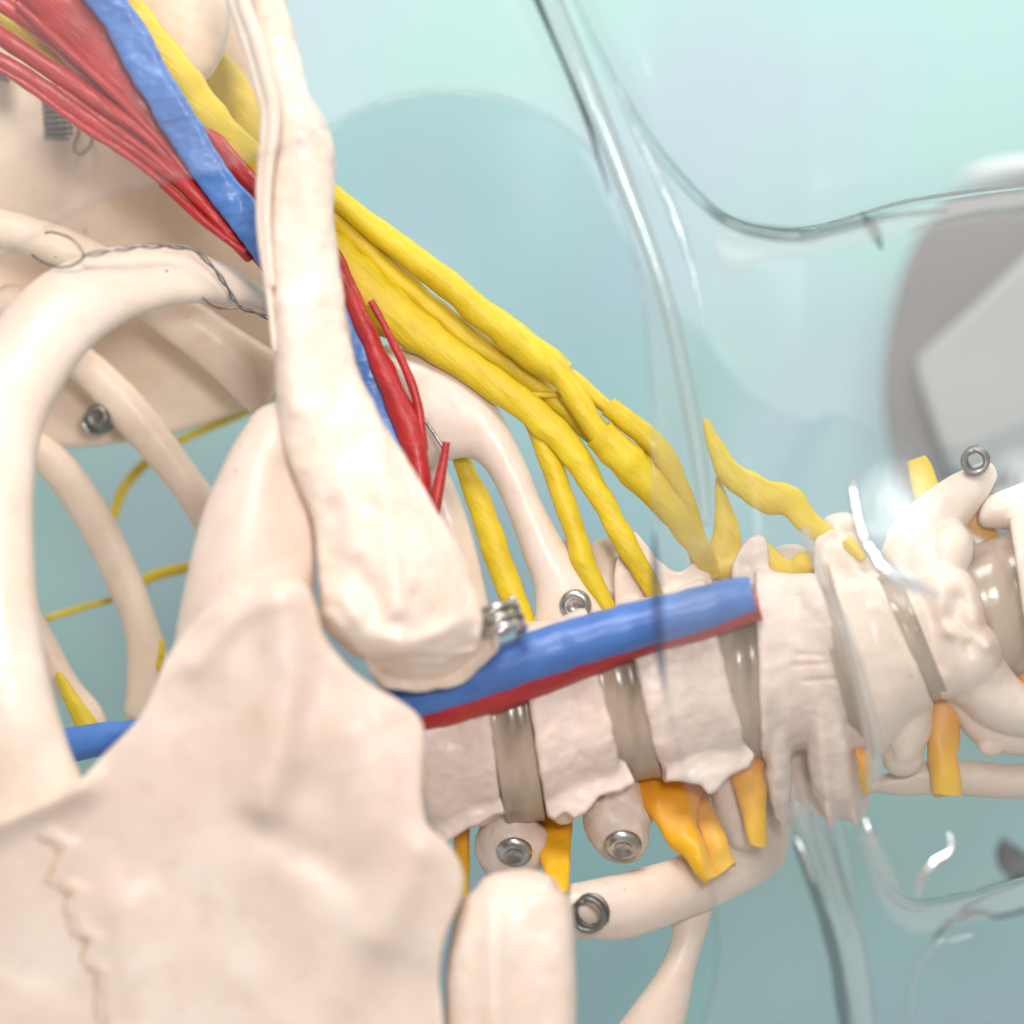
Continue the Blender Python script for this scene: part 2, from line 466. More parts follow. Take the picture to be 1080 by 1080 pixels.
rib('tan rib slanting down right across the small screw on the shoulder blade',
    [(20, 300, -15, 330, -150, 17), (75, 350, 36, 372, -158, 17), (118, 385, 78, 402, -165, 17), (160, 428, 122, 452, -172, 17), (205, 490, 172, 508, -180, 17), (240, 540, 205, 558, -190, 17), (270, 610, 232, 618, -200, 17)], BONE_TAN, seed=13)
rib('narrow pale rib curving down between the yellow wires at the left',
    [(22, 440, -10, 462, -140, 16), (68, 472, 34, 494, -150, 17), (112, 530, 74, 545, -165, 17), (146, 600, 106, 606, -175, 18), (168, 660, 130, 664, -180, 19), (182, 712, 134, 712, -180, 20), (186, 760, 130, 752, -180, 20)], BONE_TAN, seed=14)
rib('rib stub with yellow edge low at the left behind the thick arching rib',
    [(20, 600, -20, 610, -150, 16), (58, 670, 22, 676, -160, 16), (82, 715, 50, 722, -160, 17), (108, 748, 74, 752, -160, 18), (118, 785, 84, 785, -160, 18)], BONE_TAN, seed=15)
r1 = rib('broad pale rib arching under the yellow nerve fan to a steel screw by the spine',
    [(372, 520, 330, 372, -70, 26), (415, 506, 380, 362, -66, 26), (450, 494, 428, 366, -62, 25), (474, 486, 468, 378, -60, 24), (496, 484, 506, 402, -58, 23), (515, 500, 532, 442, -56, 22), (534, 538, 553, 484, -54, 21), (551, 584, 576, 538, -50, 21), (564, 624, 602, 584, -46, 22), (566, 660, 632, 622, -42, 24), (575, 690, 655, 660, -42, 26)], BONE, seed=16)
screw_head(r1, (607, 638, -18), (-.1, .15, 1), 17)
rib('smaller rib curving behind the collarbone end beside the coil spring',
    [(425, 470, 430, 430, -120, 18), (440, 520, 470, 492, -118, 18), (452, 580, 494, 548, -112, 19), (462, 640, 510, 610, -105, 20), (476, 700, 524, 680, -100, 22)], BONE, seed=17)
r2 = rib('pale rib below the spine running right from a wire ring',
    [(575, 935, 580, 1000, -10, 30), (612, 930, 608, 991, -10, 29), (660, 919, 664, 990, -20, 29), (708, 905, 722, 970, -35, 27), (748, 884, 778, 946, -60, 25), (778, 856, 824, 914, -85, 24), (795, 830, 836, 866, -100, 22)], BONE, seed=18)
plain('wire_ring', MB().coil((628, 958, 16), (618, 968, 40), 17, 2.6, 3.1), DARKSTEEL, r2)
rib('second lower rib dropping out of the bottom edge below the spine',
    [(700, 930, 760, 935, -70, 18), (708, 985, 746, 982, -66, 19), (688, 1030, 733, 1026, -60, 20), (650, 1082, 722, 1082, -60, 22), (612, 1140, 700, 1140, -60, 22)], BONE, seed=19)
rib('slender grey shaded bone bar under the neck vertebrae at the right edge',
    [(915, 822, 925, 836, -70, 12), (945, 812, 955, 840, -70, 14), (990, 800, 995, 838, -72, 16), (1035, 803, 1038, 842, -74, 17), (1075, 806, 1078, 843, -76, 17), (1140, 802, 1145, 845, -80, 18)], BONE_DIM, seed=20)

# ------------------------------------------------------------------ collarbones
cb = thing('collarbone', (380, 400, 110), 'long pale collarbone standing upright with a coil spring at its knobbly lower end', 'bone', 'collarbones')
st = [(262, -60, 302, -60, 40, 26), (264, 0, 303, 0, 46, 27), (272, 60, 318, 60, 52, 29), (283, 100, 328, 100, 58, 31), (286, 130, 345, 130, 62, 33), (283, 160, 355, 160, 66, 34), (279, 200, 353, 200, 72, 34), (281, 250, 354, 250, 80, 35), (285, 300, 361, 300, 88, 36), (288, 350, 368, 350, 96, 37),
      (291, 400, 380, 396, 104, 38), (294, 440, 398, 432, 112, 40), (301, 478, 418, 468, 119, 42), (314, 510, 438, 500, 126, 45), (328, 545, 458, 534, 132, 48), (334, 580, 478, 568, 138, 51), (335, 615, 497, 604, 142, 54), (338, 645, 508, 640, 144, 56), (350, 672, 512, 668, 142, 52)]
mb = MB().loft(st, ex=2.5).blob(366, 652, 150, 30, 26, 40, .5).blob(480, 650, 146, 30, 26, 34, -.3)
mb.loft([(340, 640, 390, 650, 130, 44), (372, 655, 394, 716, 122, 46), (420, 660, 434, 729, 118, 46), (470, 650, 484, 722, 118, 44), (508, 648, 515, 696, 120, 36)])
def cb_warp(x, y):
    h = 5 * gauss_line(x, y, [(400, 450), (412, 560), (415, 640)], 12)
    xr = 398 + (y - 430) * .12
    h = h - .42 * np.clip(x - xr, 0, 70) * np.clip((y - 400) / 60, 0, 1)
    yr = np.interp(x, [335, 352, 378, 420, 460, 500, 520], [640, 652, 684, 688, 688, 672, 664])
    h = h - .95 * np.clip(y - yr, 0, 34)
    h -= 9 * gauss_line(x, y, [(350, 540), (352, 610)], 15)
    h += 7 * gauss_line(x, y, [(362, 632), (384, 668), (420, 678)], 11) + 6 * gauss_line(x, y, [(440, 676), (490, 656)], 10)
    h -= 7 * gauss_line(x, y, [(375, 600), (400, 640)], 14) + 6 * gauss_line(x, y, [(440, 630), (460, 655)], 12)
    h += 5 * gauss_line(x, y, [(300, 320), (310, 430)], 12) - 5 * gauss_line(x, y, [(345, 330), (360, 420)], 14)
    h += 3 * gauss_line(x, y, [(322, 130), (330, 230)], 14)
    return h
organic('bone_shaft', mb, BONE, cb, vox=2.4, smooth=5, warp=cb_warp, grain=4.2, gfreq=.035, seed=21)
mb = MB()
mb.tube([(236, -40, 84, 8), (246, 0, 84, 8), (262, 50, 86, 7), (274, 95, 90, 7), (280, 118, 94, 6.5), (279, 150, 98, 6), (275, 200, 102, 5.5), (276, 250, 106, 5), (284, 310, 110, 4), (290, 370, 112, 3)], flat=1.3)
mb.tube([(250, -40, 94, 8), (256, 0, 94, 8), (270, 40, 96, 8), (281, 80, 99, 8), (288, 110, 100, 8), (288, 140, 103, 7), (283, 180, 106, 6), (281, 230, 110, 5), (287, 300, 114, 4)], flat=1.2)
organic('rim_ridge', mb, BONE, cb, vox=1.5, smooth=3, grain=.8, seed=22)
plain('coil_spring', MB().coil((521, 638, 112), (533, 670, 121), 22, 3.1, 4.0, ph=1.0, seg=12), STEEL, cb)
c2 = thing('collarbone', (540, 1000, 140), 'blunt squared bone end standing at the bottom edge beside the breastbone', 'bone', 'collarbones')
mb = MB().loft([(500, 938, 590, 938, 128, 34), (484, 955, 602, 950, 134, 44), (476, 985, 606, 985, 140, 50), (470, 1030, 608, 1030, 144, 50), (470, 1080, 608, 1080, 146, 50), (468, 1150, 608, 1150, 148, 50)], ex=2.8, round_ends=True)
organic('bone_shaft', mb, BONE, c2, vox=2.6, smooth=9, grain=1.8, gfreq=.04, seed=23,
        warp=lambda x, y: 9 * gauss_line(x, y, [(520, 945), (522, 1080)], 12) + 7 * gauss_line(x, y, [(560, 940), (590, 935)], 16) - 7 * gauss_line(x, y, [(565, 990), (570, 1080)], 24))

# ------------------------------------------------------------------ shoulder blade
sb = thing('shoulder_blade', (130, 300, -230), 'wide flat tan shoulder blade filling the upper left behind the red tubes', 'bone')
mb = MB().prism([(-160, -160), (300, -160), (272, -20), (266, 60), (270, 120), (290, 200), (312, 300), (305, 405), (252, 434), (188, 456), (120, 468), (66, 472), (20, 452), (-60, 420), (-160, 380)], -232, 14, n=160,
                dslope=lambda x, y: -.0005 * (x - 120) ** 2 * .5 + 18 * math.sin(y * .008))
organic('blade', mb, BONE_TAN, sb, vox=4.0, smooth=16, grain=3, gfreq=.015, seed=31)
mb = MB().blob(186, -12, -92, 56, 110, 42, rot=-.12).blob(150, -40, -96, 66, 90, 42)
organic('knob', mb, BONE_TAN, sb, vox=3, smooth=8, grain=3, gfreq=.025, seed=32)
screw_head(sb, (103, 440, -165), (-.5, .1, 1), 14, DARKSTEEL)
plain('screw_base', MB().disc((108, 442, -205), (-.3, .1, 1), 15, 36), DARKSTEEL, sb, sharp=.9)
plain('coil_spring', MB().coil((58, 92, -175), (62, 146, -175), 13, 9, 3.2), DARKSTEEL, sb)
plain('wire_loop', MB().tube([(80, 110, -205, 1.6), (84, 135, -203, 1.6), (78, 155, -203, 1.6), (84, 163, -203, 1.6), (95, 154, -203, 1.6), (98, 138, -203, 1.6), (93, 125, -203, 1.6)], seg=8), DARKSTEEL, sb)
plain('coil_spring', MB().coil((-14, 70, -200), (10, 74, -200), 11, 4, 3.4), DARKSTEEL, sb)

# ------------------------------------------------------------------ vertebrae and discs
def body_st(T0, B0, T1, B1, d, h, waist=.94, flare=1.0):
    out = []
    for t, w in ((0, .97), (.06, flare), (.2, .985), (.5, waist), (.8, .985), (.94, flare), (1, .97)):
        tx, ty = T0[0] + (T1[0] - T0[0]) * t, T0[1] + (T1[1] - T0[1]) * t
        bx, by = B0[0] + (B1[0] - B0[0]) * t, B0[1] + (B1[1] - B0[1]) * t
        cx, cy = (tx + bx) / 2, (ty + by) / 2
        k = 1 - (1 - w) * .5
        out.append((cx + (tx - cx) * k, cy + (ty - cy) * k, cx + (bx - cx) * k, cy + (by - cy) * k, d, h * w))
    return out
VSP = 'vertebrae of the neck spine'
def vertebra(label, body, d, h, extra=None, seed=0, vox=2.4, grain=5.0, smooth=5, warp=None, mat=None):
    cx = sum(p[0] for p in body) / 4; cy = sum(p[1] for p in body) / 4
    t = thing('vertebra', (cx, cy, d), label, 'vertebra', VSP)
    mb = MB().loft(body_st(*body, d, h), ex=2.4, seg=44, round_ends=False)
    if extra: extra(mb)
    organic('vertebra_bone', mb, mat or BONE_SPINE, t, vox=vox, smooth=smooth, grain=grain, gfreq=.022, seed=seed, warp=warp)
    return t
def spinal_disc(label, body, d, h, n=1):
    cx = sum(p[0] for p in body) / 4; cy = sum(p[1] for p in body) / 4
    (ax, ay), (bx, by), (cx_, cy_), (dx, dy) = body
    body = ((ax - 7, ay), (bx - 6, by), (cx_ + 7, cy_), (dx + 6, dy))
    mb = MB().loft(body_st(*body, d, h, waist=1.02), ex=2.3, seg=48, round_ends=False, n=16)
    o = plain('spinal_disc', mb, DISC, sharp=.9)
    return tag(o, label, 'disc', 'clear discs between the vertebrae')

def x1(mb):
    mb.prism([(456, 850), (457, 880), (464, 892), (480, 882), (497, 872), (512, 868), (520, 862), (534, 858), (526, 830)], 8, 20)
    mb.blob(540, 893, -40, 40, 40, 34, .5).loft([(505, 850, 560, 850, -40, 28), (515, 880, 575, 885, -38, 28)])
v1 = vertebra('rough vertebra half hidden by the breastbone and crossed by the blue tube', ((420, 690), (456, 892), (506, 664), (531, 860)), -30, 88, seed=41, grain=6.0, extra=x1)
screw_head(v1, (543, 897, -4), (-.1, .95, 1), 19)
spinal_disc('clear disc second from left, right of the roughest vertebra', ((507, 684), (541, 872), (541, 674), (570, 866)), -34, 80)
def x2(mb):
    mb.prism([(574, 836), (577, 861), (586, 867), (597, 857), (605, 865), (618, 857), (632, 839), (655, 834), (669, 825), (658, 796)], 8, 20)
    mb.blob(650, 870, -36, 33, 44, 32, -.55).loft([(620, 800, 665, 800, -44, 28), (630, 850, 690, 860, -40, 28)])
    mb.blob(588, 648, -60, 22, 40, 24, .3).blob(603, 577, -96, 10, 14, 12).loft([(598, 575, 612, 572, -98, 9), (600, 640, 640, 630, -90, 16)])
    mb.loft([(575, 850, 600, 850, 0, 14), (584, 866, 606, 862, -5, 10)])
v2 = vertebra('vertebra under the blue tube right of the first clear disc, screwed lug below', ((546, 660), (577, 862), (617, 640), (659, 826)), -30, 90, seed=42, extra=x2)
screw_head(v2, (657, 890, 0), (.0, .95, 1), 20)
spinal_disc('widest clear disc with fine thread lines below the blue tube', ((617, 648), (658, 824), (654, 640), (693, 822)), -32, 84)
def x3(mb):
    mb.prism([(702, 796), (701, 824), (722, 823), (741, 826), (748, 836), (757, 832), (768, 819), (790, 810), (798, 796), (782, 776)], 10, 20)
    mb.prism([(648, 650), (650, 600), (656, 575), (666, 560), (680, 574), (694, 592), (716, 604), (742, 590), (748, 650)], -62, 24, n=60)
    mb.loft([(640, 575, 646, 592, -105, 10), (626, 590, 622, 574, -105, 8)]).loft([(652, 572, 620, 580, -100, 12), (660, 620, 628, 630, -90, 14)])
    mb.loft([(738, 790, 790, 795, -40, 30), (746, 830, 788, 830, -44, 26), (758, 870, 796, 868, -48, 22), (768, 890, 796, 888, -48, 18)])
v3 = vertebra('vertebra at the right half of the blue tube with a pointed wing above it', ((653, 636), (700, 824), (742, 610), (791, 806)), -30, 90, seed=43, extra=x3)
spinal_disc('clear disc just left of the cut end of the blue tube', ((740, 640), (787, 808), (792, 612), (806, 800)), -34, 84)
def x4(mb):
    mb.prism([(779, 660), (772, 606), (776, 588), (790, 568), (807, 567), (812, 600), (818, 660)], -38, 22, n=44)
    mb.blob(836, 596, -78, 30, 22, 20)
    mb.prism([(736, 640), (738, 600), (772, 590), (790, 640)], -70, 18, n=30)
    mb.loft([(800, 690, 845, 700, 0, 58), (804, 770, 838, 775, -6, 48), (811, 820, 835, 822, -14, 32), (819, 850, 833, 850, -20, 20), (824, 872, 831, 870, -26, 9)])
    mb.loft([(842, 690, 892, 700, 2, 58), (848, 770, 902, 775, -4, 50), (853, 815, 910, 812, -12, 38), (860, 842, 915, 836, -18, 30), (872, 856, 915, 848, -22, 22)])
    mb.loft([(878, 760, 918, 772, -10, 46), (896, 810, 917, 806, -14, 28), (909, 850, 918, 846, -20, 14)])
    mb.loft([(862, 830, 882, 830, -10, 18), (868, 856, 882, 856, -12, 14), (873, 874, 881, 872, -14, 7)])
    mb.loft([(886, 830, 906, 828, -8, 18), (892, 856, 908, 852, -10, 13), (899, 870, 907, 867, -12, 6)])
    mb.prism([(806, 770), (812, 835), (826, 866), (850, 858), (880, 862), (912, 840), (914, 775)], -66, 22, n=50)
    mb.loft([(806, 790, 822, 792, -6, 30), (812, 840, 824, 840, -16, 18), (817, 862, 822, 860, -20, 6)])
v4 = vertebra('widest vertebra with drooping ragged lower fringe behind the clear crease', ((796, 598), (804, 806), (862, 604), (908, 776)), -30, 92, seed=44, extra=x4, grain=4.0,
    warp=lambda x, y: 4 * np.sin(x * .22 + 1.5 * np.sin(y * .02)) * np.clip((y - 720) / 80, 0, 1) - 7 * gauss_line(x, y, [(838, 785), (846, 870)], 8) - 2.5 * gauss_line(x, y, [(842, 690), (868, 692)], 2.5) - 2.5 * gauss_line(x, y, [(836, 702), (872, 700)], 2.5) - 2 * gauss_line(x, y, [(846, 718), (880, 716)], 2.5) - 5 * gauss_line(x, y, [(843, 630), (846, 640)], 5))
spinal_disc('thin dark brown disc right of the widest vertebra', ((860, 616), (908, 782), (872, 616), (918, 790)), -26, 90)
def x5(mb):
    mb.prism([(862, 640), (858, 575), (868, 562), (882, 558), (900, 570), (918, 592), (936, 622), (930, 660)], -34, 30, n=50)
    mb.blob(886, 553, -80, 20, 12, 16).loft([(875, 548, 905, 548, -84, 12), (880, 600, 915, 590, -78, 16)])
    mb.loft([(925, 740, 985, 735, -34, 44), (934, 775, 982, 770, -34, 34), (938, 800, 972, 796, -36, 28)])
    mb.blob(952, 800, -40, 22, 20, 24)
v5 = vertebra('tall narrow vertebra where the yellow nerve runs into the neck', ((872, 590), (926, 800), (925, 606), (986, 745)), -28, 86, seed=45, extra=x5, mat=BONE, grain=3)
spinal_disc('dark taupe disc under the bright white glare line', ((926, 604), (978, 742), (944, 612), (996, 736)), -30, 84)
def x6(mb):
    mb.loft([(926, 590, 990, 640, -30, 34), (944, 548, 1002, 602, -34, 34), (984, 513, 1016, 562, -40, 28), (1018, 494, 1040, 526, -46, 20), (1036, 487, 1050, 508, -50, 13)])
    mb.blob(1004, 648, -8, 36, 66, 52, -.3).blob(1024, 690, -8, 34, 40, 44).blob(1000, 585, -14, 26, 36, 36, .3)
    mb.loft([(948, 592, 1016, 572, -24, 40), (960, 640, 1026, 628, -22, 50), (980, 700, 1046, 688, -26, 46), (1000, 735, 1054, 720, -28, 36)])
    mb.loft([(985, 700, 1040, 660, -20, 40), (1010, 740, 1062, 690, -24, 40), (1040, 765, 1075, 715, -30, 36), (1085, 778, 1100, 730, -36, 30), (1140, 780, 1150, 735, -40, 28)])
    mb.blob(1045, 786, -50, 14, 12, 12).loft([(990, 740, 1000, 700, -60, 30), (1040, 790, 1050, 740, -66, 26), (1130, 800, 1130, 760, -70, 26)])
v6 = vertebra('twisted vertebra with a raised arm carrying a wire ring', ((946, 616), (992, 738), (1000, 598), (1030, 738)), -24, 64, seed=46, extra=x6, mat=BONE, grain=3,
    warp=lambda x, y: -6 * gauss_line(x, y, [(975, 640), (990, 700)], 12) + 5 * gauss_line(x, y, [(1024, 610), (1030, 660), (1050, 710)], 9) - 12 * gauss_line(x, y, [(1012, 635), (1008, 650)], 13) - 10 * gauss_line(x, y, [(1018, 668), (1024, 676)], 11) + 8 * gauss_line(x, y, [(1000, 665), (1040, 680)], 8))
plain('wire_ring', MB().coil((1030, 484, -36), (1028, 487, -18), 12, 2.6, 3.6), DARKSTEEL, v6)
spinal_disc('big dark brown disc near the right edge', ((1018, 580), (1052, 722), (1062, 560), (1094, 710)), -50, 60)
def x7(mb):
    mb.loft([(1048, 520, 1040, 556, -50, 20), (1090, 506, 1085, 560, -50, 22), (1130, 500, 1130, 560, -50, 24)])
    mb.loft([(1000, 548, 1030, 560, -74, 18), (1028, 586, 1056, 584, -70, 18), (1052, 640, 1074, 620, -64, 18), (1074, 700, 1100, 680, -60, 20)])
v7 = vertebra('vertebra cut by the right edge of the view with a glossy white glare', ((1064, 545), (1092, 720), (1140, 520), (1160, 700)), -30, 78, seed=47, extra=x7, mat=BONE, grain=3)

# ------------------------------------------------------------------ nerves
NG = 'yellow nerve cords'
def nerve(label, pts, mat=None, flat=1.0, wob=.16, seed=0, ends=True, group=NG, name='nerve', cat='nerve', seg=20, parent=None, wfreq=.045):
    if name in ('nerve', 'trunk', 'branch') and group == NG: pts = [(x, y, d, r * .9) for x, y, d, r in pts]
    o = plain(name, MB().tube(pts, flat=flat, wob=wob, seed=seed, round_ends=ends, seg=seg, wfreq=wfreq), mat or YEL, parent, sharp=.9)
    if parent is None: tag(o, label, cat, group)
    return o
n = thing('nerve', (470, 300, -40), 'topmost long yellow nerve cord sleeved where it forks at the top of the fan', 'nerve', NG)
nerve('', [(310, 175, -46, 15), (345, 203, -44, 14), (370, 222, -42, 13), (415, 256, -40, 15), (470, 299, -36, 17), (520, 340, -32, 19), (560, 370, -28, 20), (594, 396, -26, 18)], parent=n, name='trunk', seed=1, ends=False)
nerve('', [(583, 384, -22, 15), (604, 414, -18, 14), (624, 445, -16, 14), (648, 474, -18, 13)], parent=n, name='branch', seed=2, wob=.16)
nerve('', [(590, 388, -30, 10), (622, 414, -28, 9), (650, 438, -26, 8), (680, 462, -26, 8)], parent=n, name='branch', seed=3)
nerve('second yellow cord lying in the shade just below the topmost cord', [(330, 203, -60, 16), (380, 256, -58, 16), (440, 312, -56, 15), (500, 361, -54, 14), (550, 394, -52, 13), (600, 436, -48, 12), (628, 462, -40, 11)], seed=4)
nerve('wide yellow nerve band at the collarbone, thinning down to the glossy blue tube',
      [(250, 168, -46, 22), (300, 225, -46, 28), (358, 283, -44, 32), (412, 330, -40, 28), (466, 368, -38, 21), (520, 405, -34, 18), (560, 434, -32, 18), (600, 473, -30, 17), (632, 522, -28, 14), (664, 580, -26, 13), (694, 632, -30, 9)], flat=.55, seed=5)
nerve('straight yellow nerve dropping from the wide band to the steel screw', [(560, 440, -42, 10), (576, 478, -40, 12), (590, 515, -38, 13), (606, 560, -36, 13), (618, 600, -34, 14), (646, 652, -34, 9)], seed=6)
nerve('yellow nerve dropping beside the coil spring from under the pale rib', [(478, 460, -94, 8), (490, 492, -90, 11), (507, 535, -84, 15), (526, 590, -76, 16), (546, 640, -70, 15), (570, 690, -66, 10)], seed=7, flat=.7)
nerve('tiny yellow twig bridging two cords above the wide gap', [(548, 418, -38, 4), (565, 417, -38, 4.5), (590, 416, -40, 4)], seed=8)
nerve('thick yellow nerve with an open cut sleeve running down to the spine', [(632, 457, -14, 20), (650, 476, -15, 21), (674, 500, -17, 20.5), (708, 538, -20, 18), (734, 574, -28, 14), (752, 606, -50, 12)], seed=9, ends=False, flat=.85)
nerve('sleeved yellow nerve running along the clear shoulder crease', [(641, 428, -22, 12), (664, 446, -22, 13), (692, 470, -22, 14), (715, 508, -24, 12), (731, 546, -28, 9), (744, 590, -36, 8)], seed=10, ends=False)
nerve('short yellow strand filling the gap between two sleeved cords', [(640, 452, -26, 8), (662, 472, -26, 8), (688, 488, -26, 7)], seed=30)
nerve('wavy edged yellow nerve right of the clear crease leading into the neck', [(744, 444, -30, 4), (756, 474, -28, 11), (776, 504, -26, 15), (806, 522, -24, 20), (832, 530, -22, 19), (852, 550, -20, 14), (876, 566, -16, 11), (896, 574, -6, 9), (910, 588, 8, 5)], seed=11, flat=.6, wob=.28)
nerve('yellow wedge standing on the spine just right of the clear crease', [(757, 505, -50, 3), (763, 540, -50, 11), (766, 570, -50, 18), (762, 596, -52, 24)], seed=12, flat=.5, wob=.2)
nerve('low yellow hump on the spine left of the wedge', [(722, 560, -60, 8), (738, 580, -58, 15), (748, 598, -58, 18)], seed=34, flat=.5)
nerve('yellow scalloped nerve tucked behind the top of the widest vertebra', [(806, 582, -46, 12), (818, 596, -44, 14), (836, 602, -44, 12), (850, 594, -44, 14), (868, 590, -46, 11)], seed=13, flat=.5, wob=.2)
nerve('short yellow stub standing in front of the grey machine', [(966, 484, -80, 12), (972, 500, -78, 15), (980, 524, -70, 16), (988, 548, -60, 14)], seed=14, flat=.5, ends=False)
nerve('yellow cord emerging right of the blue wrapped tube at the shoulder', [(100, -50, -30, 12), (142, 15, -30, 17), (184, 74, -32, 22), (216, 118, -36, 22), (250, 155, -46, 20), (300, 205, -46, 20)], seed=15, flat=.7)
nerve('yellow cord passing behind the pale knob at the top', [(205, 40, -160, 16), (240, 88, -156, 22), (264, 120, -150, 24), (300, 160, -140, 24)], seed=16, flat=.6)
nerve('thin yellow strand between the upper red tubes', [(-30, -8, -50, 7), (30, 40, -48, 8), (90, 82, -46, 8), (150, 138, -44, 5)], seed=17)
nerve('yellow sliver in the upper left corner between red tubes', [(-20, -30, -55, 8), (40, 10, -54, 8), (110, 70, -50, 7)], seed=31)
nerve('bright yellow wire curving under the shoulder blade', [(300, 412, -290, 6), (262, 432, -290, 6), (222, 450, -292, 5), (184, 468, -294, 5), (152, 490, -296, 6), (130, 516, -298, 6), (119, 546, -300, 6)], seed=18, wob=.05)
nerve('lower thin yellow wire crossing the pale rib at the left', [(50, 652, -240, 4), (90, 640, -240, 4), (130, 628, -240, 4), (160, 608, -240, 6.5), (200, 598, -240, 6)], seed=19, wob=.05)
nerve('yellow nerve stub at the lower left above the blue stub', [(62, 712, -110, 5), (76, 738, -108, 9), (92, 768, -106, 13)], seed=20)
nerve('small yellow fleck behind the pale cone of cartilage', [(171, 676, -150, 3), (170, 690, -150, 4), (168, 705, -150, 4)], seed=33)
nerve('small yellow stub inside the neck behind the wide white glare', [(958, 600, -70, 10), (962, 580, -70, 11), (962, 560, -70, 11)], seed=32, flat=.5)
# ventral stubs along the lower side
OG = 'orange nerve stubs below the spine'
def ribbon(label, st):
    mb = MB().loft([(*q[:5], q[5] * 1.5) for q in st], seg=24, ex=2.3, round_ends=False)
    mb.v = [(x + 2.6 * mnoise.noise(Vector((x * .05, y * .05, d * .05 + 3))), y + 5 * mnoise.noise(Vector((x * .06, d * .06, 9.0))), d + 3 * mnoise.noise(Vector((x * .07, y * .04, 5.0)))) for x, y, d in mb.v]
    o = plain('nerve_stub', mb, ORG, sharp=.9)
    return tag(o, label, 'nerve', OG)
ribbon('narrow orange nerve sliver beside the breastbone edge', [(478, 850, 505, 850, -60, 8), (478, 890, 496, 880, -60, 8), (480, 925, 495, 918, -60, 7), (482, 950, 495, 950, -60, 6)])
ribbon('straight orange nerve strip between the two screwed lugs', [(562, 830, 612, 830, -60, 9), (567, 870, 605, 860, -58, 9), (570, 905, 602, 900, -20, 8), (584, 942, 599, 940, 26, 6)])
ribbon('widest orange nerve strip slanting right from the widest disc', [(660, 800, 735, 800, -64, 12), (668, 834, 742, 826, -40, 12), (696, 878, 735, 866, -12, 9), (722, 906, 745, 892, 4, 8), (744, 932, 758, 922, 10, 6)])
ribbon('short yellow ended orange nerve beside the widest strip', [(712, 806, 746, 806, -70, 8), (724, 850, 750, 842, -40, 8), (742, 888, 764, 878, 0, 7), (754, 924, 776, 910, 8, 6)])
ribbon('orange nerve block tucked between the widest strip and the next vertebra', [(716, 806, 748, 806, -84, 8), (722, 840, 746, 836, -82, 8), (730, 862, 745, 858, -80, 6)])
ribbon('tapered orange nerve strip left of the ragged widest vertebra', [(762, 780, 806, 775, -60, 10), (770, 812, 806, 806, -14, 10), (780, 850, 809, 845, -8, 8), (790, 892, 809, 892, -6, 6)])
ribbon('thin orange nerve line against the clear edge of the neck', [(898, 775, 914, 780, -30, 5), (903, 798, 919, 798, 34, 6), (909, 836, 920, 836, 30, 5)])
ribbon('broad amber nerve strip hanging across the grey bone bar', [(972, 715, 1024, 715, -60, 10), (978, 750, 1014, 750, -54, 10), (978, 790, 1011, 790, -50, 10), (982, 820, 1013, 820, -48, 9), (984, 840, 1015, 838, -48, 7)])
ribbon('orange nerve piece at the right edge', [(1066, 700, 1110, 700, -40, 10), (1070, 722, 1110, 722, -40, 10), (1078, 740, 1110, 740, -40, 8)])
ribbon('pale orange nerve patch between the two rightmost vertebrae', [(1002, 535, 1030, 532, -74, 8), (1006, 552, 1046, 548, -72, 8), (1012, 566, 1056, 568, -72, 7), (1030, 572, 1060, 576, -72, 6)])

# ------------------------------------------------------------------ vessels
VG = 'blue vein tubes'
def vein(label, pts, mat, **k): return nerve(label, pts, mat, group=VG, name='vein', cat='vein', **k)
mb = MB().loft([(60, -60, 118, -60, 18, 9), (86, -4, 134, 0, 16, 9), (112, 32, 155, 28, 14, 9), (140, 84, 184, 86, 12, 9), (172, 140, 212, 130, 8, 9), (206, 190, 240, 178, 4, 9), (240, 235, 268, 210, -2, 9), (268, 274, 296, 245, -8, 9), (296, 318, 330, 285, -14, 9), (330, 372, 384, 338, -12, 9), (366, 430, 414, 392, -8, 9), (392, 490, 438, 462, 0, 9), (404, 560, 446, 545, 8, 9)], seg=32, ex=3.2)
tag(organic('vein', mb, BLUE, vox=1.6, smooth=3, grain=4.5, gfreq=.035, seed=51), 'flattened blue tape wrapped tube crossing the red tubes at the upper left', 'vein', VG)
vein('glossy blue tube with a cut end lying along the spine', [(60, 788, -40, 18), (120, 779, -30, 18), (250, 765, 10, 20), (400, 745, 54, 21), (450, 732, 60, 23), (500, 715, 64, 26), (540, 702, 66, 27), (590, 684, 66, 27), (640, 669, 66, 26), (690, 655, 66, 25), (740, 642, 66, 24), (775, 631, 64, 22), (794, 627, 64, 20)], BLUE2, seed=2, wob=.08, ends=False)
AG = 'red artery tubes'
def artery(label, pts, **k): return nerve(label, pts, RED, group=AG, name='artery', cat='artery', **k)
artery('red tube showing as a thin rim under the glossy blue tube', [(380, 782, 34, 18), (440, 756, 44, 20), (490, 739, 52, 22), (540, 722, 56, 23), (590, 704, 56, 22), (640, 685, 56, 21), (690, 668, 56, 19), (740, 656, 56, 19), (775, 644, 56, 19), (800, 637, 58, 17)], seed=41, wob=.06, ends=False)
artery('broadest red band at the top beside the blue wrapped tube', [(20, -60, -16, 36), (70, 10, -16, 36), (112, 70, -16, 32), (155, 130, -16, 24), (200, 185, -18, 14), (248, 238, -20, 10), (300, 300, -22, 10)], flat=.5, seed=42)
artery('short slim red tube in the top left corner', [(-20, -10, -2, 9), (20, 16, -2, 9), (52, 40, -4, 8), (100, 84, -8, 6)], seed=43)
